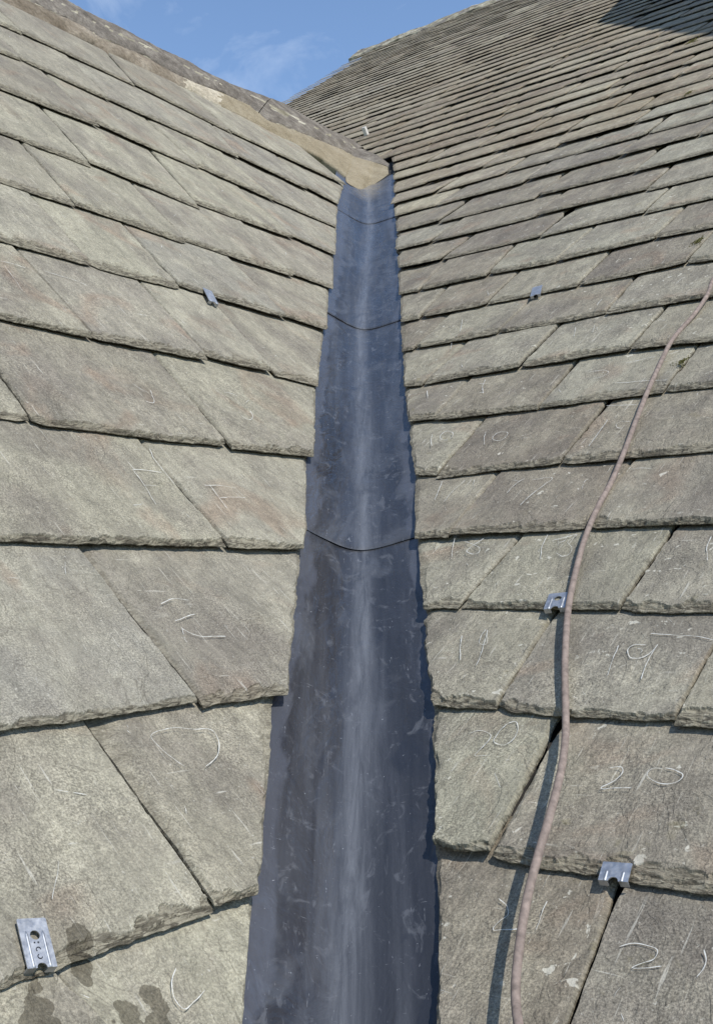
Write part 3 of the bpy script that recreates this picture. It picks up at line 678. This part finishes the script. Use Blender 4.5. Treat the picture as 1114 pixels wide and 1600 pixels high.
# keep arms lying just under the slates
laps = [-.45, .901, 2.176, 3.595, 4.62]
for k in range(4):
    t0 = laps[k] - (0.0 if k else 0); t1 = laps[k + 1] + .10 if k < 3 else laps[k + 1]
    ts = np.r_[np.array([0, .004, .012]), np.linspace(.03, t1 - t0, max(8, int((t1 - t0) / .025)))] + t0
    verts = []; lv = []; mid = []; du = []; wa = []
    for it, t in enumerate(ts):
        lift = -.0050 + .0036 * max(0, 1 - (t - t0) / (t1 - t0)) - (.0016 if it == 0 else 0)
        slack = .012 * (ws / .165)**2 * 0
        tt = t + .004 * vn(ws * 12, 0 * ws + k * 7.7) * (1 if it < 3 else 0)
        wob = .0018 * fbm(ws * 9 + 3 * k, 0 * ws + t * 5, 5 + k, 3)
        pos = V0 + np.multiply.outer(tt, vV) + sec + (lift + wob)[:, None] * bis - .0032 * bis
        verts.append(pos); lv.append(np.stack([ws, np.full_like(ws, t) , np.full_like(ws, k * 3.7)], -1))
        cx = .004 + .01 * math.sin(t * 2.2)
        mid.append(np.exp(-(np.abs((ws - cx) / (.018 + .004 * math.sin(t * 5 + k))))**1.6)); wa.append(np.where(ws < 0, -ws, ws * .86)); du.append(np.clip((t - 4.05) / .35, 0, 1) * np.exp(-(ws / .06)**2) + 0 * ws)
    top = np.array(verts); ny, nx = top.shape[:2]; th = .0009
    bot = top - th * bis
    idx = np.arange(nx * ny).reshape(ny, nx)
    f = np.stack([idx[:-1, :-1], idx[:-1, 1:], idx[1:, 1:], idx[1:, :-1]], -1).reshape(-1, 4)
    front = np.stack([idx[0, :-1] + nx * ny, idx[0, 1:] + nx * ny, idx[0, 1:], idx[0, :-1]], -1)
    n0 = nx * ny; j = np.arange(nx - 1)
    front = np.stack([n0 + nx + j, n0 + nx + j + 1, n0 + j + 1, n0 + j], -1)
    allv = np.vstack([top.reshape(-1, 3), top[0], bot[0]])
    att = np.vstack([np.array(lv).reshape(-1, 3), lv[0], lv[0]]); ext = lambda q: np.concatenate([np.array(q).ravel(), np.array(q[0]) + 0 * ws, np.array(q[0]) + 0 * ws]); mm = ext(mid); dd = ext(du)
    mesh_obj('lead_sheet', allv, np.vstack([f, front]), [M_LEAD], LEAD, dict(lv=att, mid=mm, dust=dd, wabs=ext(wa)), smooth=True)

# ---------------------------------------------------------------- mortar ridge of the left slope
def rough_mat(name, c0, c1, c2, s1=14, s2=160, bump=.8, dist=.006, rough=.92):
    M = NT(name); g = M.n.new('ShaderNodeNewGeometry').outputs['Position']
    c = M.ramp(M.noise(g, s1, 5, .65, .3), [(.32, c0), (.5, c1), (.68, c2)])
    c = M.mix(1.0, c, M.ramp(M.noise(g, s2, 3, .7), [(.3, .65), (.5, 1.0), (.7, 1.35)]), 'MULTIPLY')
    M.link(c, M.b.inputs['Base Color']); M.b.inputs['Roughness'].default_value = rough; M.b.inputs['Specular IOR Level'].default_value = .25
    b = M.bump(M.noise(g, s2 * .5, 5, .7), bump, dist); M.link(M.bump(M.noise(g, s1 * 2, 4, .6), bump * .6, dist * 3, b), M.b.inputs['Normal']); return M.m
M_MORT_OLD = rough_mat('weathered_mortar', (.12, .095, .065), (.20, .165, .12), (.29, .25, .19), 9, 90)
M_MORT_PALE = rough_mat('fresh_pale_mortar', (.30, .26, .19), (.42, .37, .28), (.50, .45, .35), 12, 90, .5)
M_MORT_TAN = rough_mat('smooth_tan_mortar', (.20, .165, .105), (.25, .21, .14), (.29, .25, .175), 12, 160, .4, .003)
M_RIDGE = rough_mat('ridge_tile', (.095, .082, .066), (.155, .135, .11), (.24, .215, .175), 16, 110)
M_CRUST = rough_mat('lichen_crust', (.13, .115, .075), (.26, .235, .165), (.46, .43, .34), 11, 60)
base = [(-70, -85, PL), (0, 3, PL), (40, 23, PL), (95, 48, PL), (146, 70, PL), (163, 83, PL), (208, 100, PL), (280, 136, PL), (305, 147, PL), (345, 167, PL), (388, 188, PL), (418, 206, PL), (466, 229, PL), (506, 249, PL), (530, 266, PL), (540, 275, PL)]
bnd = [(-50, -48), (45, 1), (85, 20), (128, 39), (160, 60), (185, 70), (225, 87), (280, 118), (305, 130), (345, 144), (390, 165), (418, 188), (466, 206), (506, 222), (535, 234), (550, 243)]
top_ = [(-20, -60), (75, -12), (105, 6), (140, 24), (175, 41), (200, 54), (240, 74), (292, 100), (315, 113), (355, 131), (402, 150), (434, 165), (478, 188), (516, 207), (545, 220), (562, 231)]
def rs_path(pxs, z, n, par):
    P3 = [bp(x, y, PL, z) for (x, y) in pxs]; d = np.arange(len(P3)); return np.array([[np.interp(t, d, [p[k] for p in P3]) for k in range(3)] for t in np.linspace(0, len(P3) - 1, n)])
N = 420
Bp = rs_path([(a, b) for a, b, _ in base], .004, N, 0); Mp = rs_path(bnd, .032, N, 0); Tp = rs_path(top_, .055, N, 0)
tt = np.linspace(0, len(base) - 1, N)
def loft(name, rows, mats, parent, midxf=None, amp=.003, fr=14, seed=3, smooth=True, split=3):
    ctrl = np.array(rows)   # k,N,3
    k, n = ctrl.shape[:2]; js = np.linspace(0, k - 1, (k - 1) * split + 1)
    G = []
    for j in js:
        i = min(int(j), k - 2); f = j - i; G.append(ctrl[i] * (1 - f) + ctrl[i + 1] * f)
    G = np.array(G); ny = len(js)
    nrm = nL * .8 + np.array([.3, -.5, .2]); nrm /= np.linalg.norm(nrm)
    ar = np.r_[0, np.cumsum(np.linalg.norm(np.diff(ctrl[0], axis=0), axis=1))]
    X, Y = np.meshgrid(ar, js * .03)
    G = G + (amp * fbm(X * fr, Y * fr * 2, seed, 4))[..., None] * nrm
    idx = np.arange(ny * n).reshape(ny, n); f = np.stack([idx[:-1, :-1], idx[:-1, 1:], idx[1:, 1:], idx[1:, :-1]], -1).reshape(-1, 4)
    mi = None
    if midxf is not None:
        fx = np.tile(np.arange(n - 1), ny - 1); fy = np.repeat(np.arange(ny - 1), n - 1); mi = midxf(fx, fy)
    return mesh_obj(name, G.reshape(-1, 3), f, mats, parent, smooth=smooth, midx=mi)
down = np.array([-.35, .25, -.9])
Bin = Bp - nL * .03
fm = lambda a, b, s: a * (1 - s) + b * s
M1 = fm(Bp, Mp, .33) + nL * .006; M2 = fm(Bp, Mp, .7) + nL * .005
def mort_mat(fx, fy):
    t = tt[fx] + .25 * vn(fy * .7, fx * 0 + 2.2, 4); r = np.zeros(len(fx), int); r[(t > 7.3) & (t < 8.9)] = 1; r[t >= 8.9] = 2; return r
loft('mortar_bedding', [Bin, Bp, M1, M2, Mp, Mp - nL * .03 + (Tp - Mp) * .4], [M_MORT_OLD, M_MORT_PALE, M_MORT_TAN], ROOF_L, mort_mat, amp=.003, split=3)
# ridge tiles, split where a cross joint shows
cutsT = [0, int(N * .70), N - 1]
for a, b in zip(cutsT[:-1], cutsT[1:]):
    sl_ = slice(a, b + 1 if b == N - 1 else b)
    m_, t_ = Mp[sl_], Tp[sl_]
    lowlip = fm(m_, t_, .02) + nL * -.004; lip = fm(m_, t_, .08) + nL * .001
    mid1 = fm(m_, t_, .6) + nL * .004
    back1 = t_ + (t_ - m_) * .45 + nL * .0 + np.array([0, 0, -.012]); back2 = t_ + (t_ - m_) * 1.1 + np.array([0, 0, -.08]); back3 = t_ + (t_ - m_) * 1.6 + np.array([0, 0, -.22])
    o = loft('ridge_tile', [lowlip - nL * .015, lowlip, lip, mid1, t_, back1, back2, back3], [M_RIDGE, M_CRUST], ROOF_L,
         lambda fx, fy: ((vn(fx * .13, fy * .9 + 5, 9) > .35) & ((fy < 5) | (fy == 9) | (fy == 10))).astype(int), amp=.0035, fr=26, seed=3, split=3)
# mortar tongue that closes the ridge end onto the lead
ton = [(540, 275), (541, 284), (548, 289), (557, 294), (565, 299), (575, 295), (586, 287), (598, 279), (607, 272)]
tont = [(550, 243), (556, 245), (562, 247), (569, 249), (576, 251), (583, 253), (590, 255), (598, 258), (606, 261)]
tonu = [(562, 231), (567, 233), (572, 235), (577, 237), (583, 239), (589, 242), (595, 246), (602, 251), (607, 257)]
def val_pt(x, y, off=0.012):
    """point on the valley surface (whichever slope the ray meets first)"""
    a = bp(x, y, PL, off); b = bp(x, y, PR, off); return a if a @ FW < b @ FW else b
def rs3(P3, n): d = np.arange(len(P3)); return np.array([[np.interp(t, d, [p[k] for p in P3]) for k in range(3)] for t in np.linspace(0, len(P3) - 1, n)])
end_d = float(Bp[-1] @ FW)
def smo(A, n=9):
    A = A.copy()
    for _ in range(n * 6): A[1:-1] = .25 * A[:-2] + .5 * A[1:-1] + .25 * A[2:]
    return A
T1 = smo(rs3([val_pt(x, y, .0) for x, y in ton], 60), 1)
dm0 = float(Mp[-1] @ FW); dt0 = float(Tp[-1] @ FW)
dR1 = float(bp(606, 261, PR, .01) @ FW)
T2 = rs3([ray(x, y) * (dm0 + (dR1 - dm0) * i / 8) for i, (x, y) in enumerate(tont)], 60)
T2 = smo(T2, 4)
T3 = rs3([ray(x, y) * (dt0 + (float(bp(607, 257, PR, .01) @ FW) - dt0) * i / 8) for i, (x, y) in enumerate(tonu)], 60)
loft('mortar_bedding', [T1, fm(T1, T2, .5), T2], [M_MORT_TAN], ROOF_L, None, amp=.002, fr=10, split=6)
loft('ridge_tile', [T2, fm(T2, T3, .5) + nL * .01, T3, T3 + np.array([0, .06, -.02]), T3 + np.array([0, .15, -.12])], [M_RIDGE], ROOF_L, None, amp=.004, fr=20, split=3)
# back slope hidden behind the ridge
bk = [Tp[0], Tp[-1], Tp[-1] + np.array([-.7, .5, -1.9]) , Tp[0] + np.array([-1.6, 1.2, -2.2])]
bk = [q + np.array([-.05, .04, -.22]) for q in bk]
mesh_obj('back_slope', bk + [q - np.array([0, 0, .05]) for q in bk], [(0, 1, 2, 3), (7, 6, 5, 4), (0, 4, 5, 1), (1, 5, 6, 2), (2, 6, 7, 3), (3, 7, 4, 0)], [M_DECK], ROOF_L)

# ---------------------------------------------------------------- ridge capping of the right slope
us = np.linspace(2.6, 8.45, 260); vr = 13.38
def ridge_row(dv, z): return w3(PR, us, vr + dv + .0 * us, z + 0 * us)
zz = [(-.34, -.02), (-.32, .02), (-.16, .04), (.0, .055), (.05, .03), (.08, -.06), (.1, -.3)]
def loft_R(name, rows, mats, parent, midxf, amp, fr, seed):
    ctrl = np.array(rows); k, n = ctrl.shape[:2]; js = np.linspace(0, k - 1, (k - 1) * 3 + 1); G = []
    for j in js:
        i = min(int(j), k - 2); f = j - i; G.append(ctrl[i] * (1 - f) + ctrl[i + 1] * f)
    G = np.array(G); X, Y = np.meshgrid(us, js)
    G = G + (amp * fbm(X * fr, Y * .8, seed, 4))[..., None] * nR + (.03 * fbm(X * 7, Y * .3, seed + 4, 3))[..., None] * sR
    ny = len(js); idx = np.arange(ny * n).reshape(ny, n); f = np.stack([idx[:-1, :-1], idx[:-1, 1:], idx[1:, 1:], idx[1:, :-1]], -1).reshape(-1, 4)
    fx = np.tile(np.arange(n - 1), ny - 1); fy = np.repeat(np.arange(ny - 1), n - 1)
    return mesh_obj(name, G.reshape(-1, 3), f, mats, parent, smooth=False, midx=midxf(fx, fy))
loft_R('ridge_tile', [ridge_row(a, b) for a, b in zz], [M_RIDGE, M_CRUST], ROOF_R, lambda fx, fy: (vn(fx * .2, fy * .6, 3) + .25 > 0).astype(int), .025, 5, 8)

# ---------------------------------------------------------------- cable
cab = [(1165, 395, .006), (1120, 428, .006), (1104, 462, .007), (1085, 490, .007), (1052, 528, .007), (1030, 570, .010), (1012, 610, .008), (992, 660, .012), (975, 705, .010), (955, 752, .009), (930, 800, .012), (912, 845, .014), (899, 893, .012), (889, 940, .012), (884, 990, .015), (882, 1050, .016), (883, 1100, .016), (883, 1150, .022), (877, 1200, .033), (857, 1280, .037), (838, 1345, .036), (822, 1410, .036), (811, 1480, .038), (805, 1550, .042), (811, 1610, .050), (830, 1690, .055), (870, 1790, .03)]
P3 = [bp(x, y, PR, .012 + z) for x, y, z in cab]
pts = smooth_path(P3, 240)
V, Fc = tube(pts, [.0042 * (1 + .05 * vn(i * .12, 0.5, 3)) for i in range(240)], 14)
M_CAB = simple('dusty_brown_rubber', (.225, .175, .145), .92, scale=110, var=.35, bump=.35, dist=.0008)
o = mesh_obj('cable', V, Fc, [M_CAB], None, smooth=True)
tag(o, 'dusty pinkish brown cable trailing down across the right slates', 'cable')

# ---------------------------------------------------------------- metal slate clips
M = NT('galvanised_steel'); t = M.n.new('ShaderNodeTexCoord').outputs['Object']
M.link(M.ramp(M.noise(t, 120, 4, .6), [(.3, (.36, .37, .38)), (.7, (.56, .57, .58))]), M.b.inputs['Base Color']); M.b.inputs['Metallic'].default_value = .85
M.link(M.ramp(M.noise(t, 260, 3, .6), [(.3, .38), (.7, .6)]), M.b.inputs['Roughness']); M_GALV = M.m
M_DENT = simple('dark_stamp', (.05, .055, .07), .5, .6, scale=400)
def clip(P, BL, BR, TL, label, z=.020, hole=True, notch=True, ribs=True, ln=None, stamp=False):
    a = bp(*BL, P, z); b = bp(*BR, P, z); c = bp(*TL, P, z)
    y = c - a; x = b - a; yy = y / np.linalg.norm(y); x -= yy * (x @ yy) * .75; Wd = np.linalg.norm(x); x /= Wd; y -= x * (y @ x) * .6; Ln = np.linalg.norm(y) if ln is None else ln; y /= np.linalg.norm(y)
    nrm = P['n']; rr_ = Wd * .06; root = empty('slate_clip', tuple(a)); tag(root, label, 'slate clip', 'metal clips holding up slate tails')
    tl = .006 / max(Ln, .01)
    bm = bmesh.new()
    def pt(u, v, w=0): return Vector(tuple(a + x * (u * Wd) + y * (v * Ln) + nrm * w))
    asp = Wd / Ln
    outer = [(0, 0)]
    if notch:
        for k in range(9): th = math.pi - math.pi * k / 8; outer.append((.5 + .17 * math.cos(th), .17 * asp * math.sin(th)))
    outer += [(1, 0), (1, .97), (.97, 1), (.03, 1), (0, .97)]
    loops = [outer]
    if hole:
        hv = 1 - .36 * min(1, asp / .6)
        loops.append([(.5 + .165 * math.cos(2 * math.pi * k / 20), hv + .165 * asp * math.sin(2 * math.pi * k / 20)) for k in range(20)])
    edges = []
    for lp in loops:
        vs = [bm.verts.new(pt(u, v)) for u, v in lp]; edges += [bm.edges.new((vs[i], vs[(i + 1) % len(vs)])) for i in range(len(vs))]
    bmesh.ops.triangle_fill(bm, edges=edges, use_beauty=True, use_dissolve=False)
    ex = bmesh.ops.extrude_face_region(bm, geom=bm.faces[:]); vs = [g for g in ex['geom'] if isinstance(g, bmesh.types.BMVert)]
    bmesh.ops.translate(bm, verts=vs, vec=Vector(tuple(nrm * .0011))); bmesh.ops.recalc_face_normals(bm, faces=bm.faces[:])
    me = bpy.data.meshes.new('clip_plate'); bm.to_mesh(me); bm.free(); me.transform(Matrix.Translation(-root.location)); me.materials.append(M_GALV)
    link(bpy.data.objects.new('clip_plate', me), root)
    # folded lip under the slate tail
    lip = []
    for (u0, u1) in ((0, .3), (.7, 1)):
        q = [pt(u0, 0, 0), pt(u1, 0, 0), pt(u1, 0, -.006), pt(u0, 0, -.006)]; q2 = [p + Vector(tuple(y * .0011)) for p in q]
        k = len(lip); lip += [tuple(p) for p in q + q2]
    Fl = []
    for k in (0, 8): Fl += [(k, k + 1, k + 2, k + 3), (k + 7, k + 6, k + 5, k + 4), (k, k + 4, k + 5, k + 1), (k + 1, k + 5, k + 6, k + 2), (k + 2, k + 6, k + 7, k + 3), (k + 3, k + 7, k + 4, k)]
    mesh_obj('folded_lip', lip, Fl, [M_GALV], root)
    if ribs:
        for uu in (.22, .78):
            n = 12; top_v = .74 if hole else .55; pp = [np.array(tuple(pt(uu, .0 + top_v * i / (n - 1), .0011 - .45 * rr_))) for i in range(n)]
            V, Fc = tube(pp, [rr_] * (n - 1) + [rr_ * .5], 10); mesh_obj('raised_rib', V, Fc, [M_GALV], root, smooth=True)
    if stamp:
        for uu, vv, r in ((.42, .5, .03), (.55, .5, .035)):
            V = [np.array(tuple(pt(uu + r * math.cos(k * math.pi / 4), vv + r * asp * math.sin(k * math.pi / 4), .0014))) for k in range(8)]
            mesh_obj('stamped_mark', V, [tuple(range(8))], [M_DENT], root)
        for cv, ph in ((.36, 0), (.22, 2)):
            pp = [np.array(tuple(pt(.5 + .075 * math.cos(ph + k * .5), cv + .075 * asp * math.sin(ph + k * .5), .0013))) for k in range(9)]
            V, Fc = tube(pp, Wd * .017, 6); mesh_obj('stamped_mark', V, Fc, [M_DENT], root)
    return root
clip(PL, (43, 1515), (88, 1503), (28, 1437), 'large bright galvanised clip with two ribs and a round hole, lower left beside wet patches', z=.0200, stamp=True)
clip(PR, (934, 1376), (979, 1387), (941, 1347), 'pale blue metal clip with an arched notch below the scratched 20', z=.0200, hole=False)
clip(PR, (849, 953), (882, 955), (856, 929), 'small dull metal clip on the slate edge just left of the cable', z=.0200, hole=True)
clip(PL, (327, 470), (341, 475), (318, 450), 'tiny ribbed metal clip hooked on a slate on the left slope', z=.0200, hole=False)
clip(PR, (828, 464), (844, 461), (829, 451), 'tiny metal clip far up the right slope near the valley', z=.0200, hole=False, ribs=False)

# ---------------------------------------------------------------- moss tufts
def moss(x, y, w, h, label, seed):
    c = bp(x, y, PR, .016); d = float(c @ FW); r = random.Random(seed); rx = w / F * d * .5; ry = rx * .9
    s_ = abs(proj(c + PR['s'] * .01)[1] - proj(c)[1]) / .01; ry = min(h * .5 / s_ * .8, rx * 2.2)
    V = []; Fc = []
    for k in range(170):
        a = r.uniform(0, 6.28); q = abs(r.gauss(0, .48)) * (1 + .45 * math.sin(3 * a + seed) + .25 * math.sin(5 * a)); px, py = q * math.cos(a) * rx, q * math.sin(a) * ry
        hh = max(.02, 1 - q * q) * .3 * rx * r.uniform(.6, 1.3)
        b = c + PR['h'] * px + PR['s'] * (py - px * .5) + nR * (hh * .6 - .001)
        for j in range(3):
            dv = np.array([r.gauss(0, 1) for _ in range(3)]) * .4 + nR * .7; dv *= rx * .20 / np.linalg.norm(dv)
            sd = np.cross(dv, [r.gauss(0, 1) for _ in range(3)]); sd *= rx * .09 / (np.linalg.norm(sd) + 1e-9); n = len(V)
            V += [b - sd, b + sd, b + dv * 1.3 + sd * .3]; Fc.append((n, n + 1, n + 2))
    o = mesh_obj('moss_tuft', V, Fc, [M_MOSS]); tag(o, label, 'moss', 'moss tufts on the right slates')
moss(1065, 566, 18, 20, 'round olive moss tuft just right of the cable', 1)
moss(1090, 377, 16, 24, 'long brownish moss tuft between slates near the right side, above the cable end', 2)
moss(1081, 65, 16, 9, 'yellowish moss tuft just under the dark shadow at the upper right', 3)
moss(1075, 146, 13, 9, 'small green moss tuft midway between shadow and long tuft', 4)
# pale flake
c = bp(572, 209, PR, .02); r3 = [(-.012, -.006, 0), (.010, -.007, 0), (.013, .008, 0), (-.010, .009, 0)]
V = [c + hR * a + sR * b * 1.6 + nR * (z + .004) for z in (-.012, .036) for a, b, _ in r3]
o = mesh_obj('slate_flake', V, [(3, 2, 1, 0), (4, 5, 6, 7), (0, 1, 5, 4), (1, 2, 6, 5), (2, 3, 7, 6), (3, 0, 4, 7)], [M_PALE])
tag(o, 'white flake lying on dark far slates just above the mortar ridge end', 'debris')

# ---------------------------------------------------------------- unseen chimney stack added outside the frame, shaped to cast the roof shadow
M = NT('brick'); br = M.new('ShaderNodeTexBrick', Scale=4.0); br.inputs['Color1'].default_value = (.25, .12, .08, 1); br.inputs['Color2'].default_value = (.32, .16, .10, 1); br.inputs['Mortar'].default_value = (.3, .28, .24, 1)
M.link(M.n.new('ShaderNodeTexCoord').outputs['Object'], br.inputs['Vector']); M.link(br.outputs['Color'], M.b.inputs['Base Color']); M.b.inputs['Roughness'].default_value = .9; M_BRICK = M.m
def prism(name, fp, z0, z1, mat, parent):
    n = len(fp); V = [(x, y, z0) for x, y in fp] + [(x, y, z1) for x, y in fp]
    return mesh_obj(name, V, [tuple(range(n))[::-1], tuple(range(n, 2 * n))] + [(i, (i + 1) % n, n + (i + 1) % n, n + i) for i in range(n)], [mat], parent)
CH = empty('unseen_chimney_stack', (3.1, 5.2, 2.0)); tag(CH, 'wide brick chimney stack added beyond the picture edge to shadow the right roof', 'chimney')
fp = [(2.86, 3.1), (3.7, 3.1), (3.5, 7.6), (2.40, 7.6), (2.27, 6.25)]
cx, cy = 3.0, 5.5; ins = [(x + (cx - x) * .05, y + (cy - y) * .02) for x, y in fp]
prism('stack', ins, 1.2, 4.96, M_BRICK, CH); prism('cap_slab', fp, 4.96, 5.1, M_PALE, CH)
for yy in (4.3, 5.4, 6.6):
    V, Fc = tube([(3.12, yy, 5.1), (3.12, yy, 5.2), (3.12, yy, 5.42), (3.12, yy, 5.46)], [.15, .13, .12, .14], 16); mesh_obj('chimney_pot', V, Fc, [M_BRICK], CH, smooth=True)
# ground far below
g = mesh_obj('ground', [(-300, -300, -7), (300, -300, -7), (300, 300, -7), (-300, 300, -7)], [(0, 1, 2, 3)], [simple('ground_grass', (.07, .09, .04), .95, scale=.5)]); g['kind'] = 'structure'
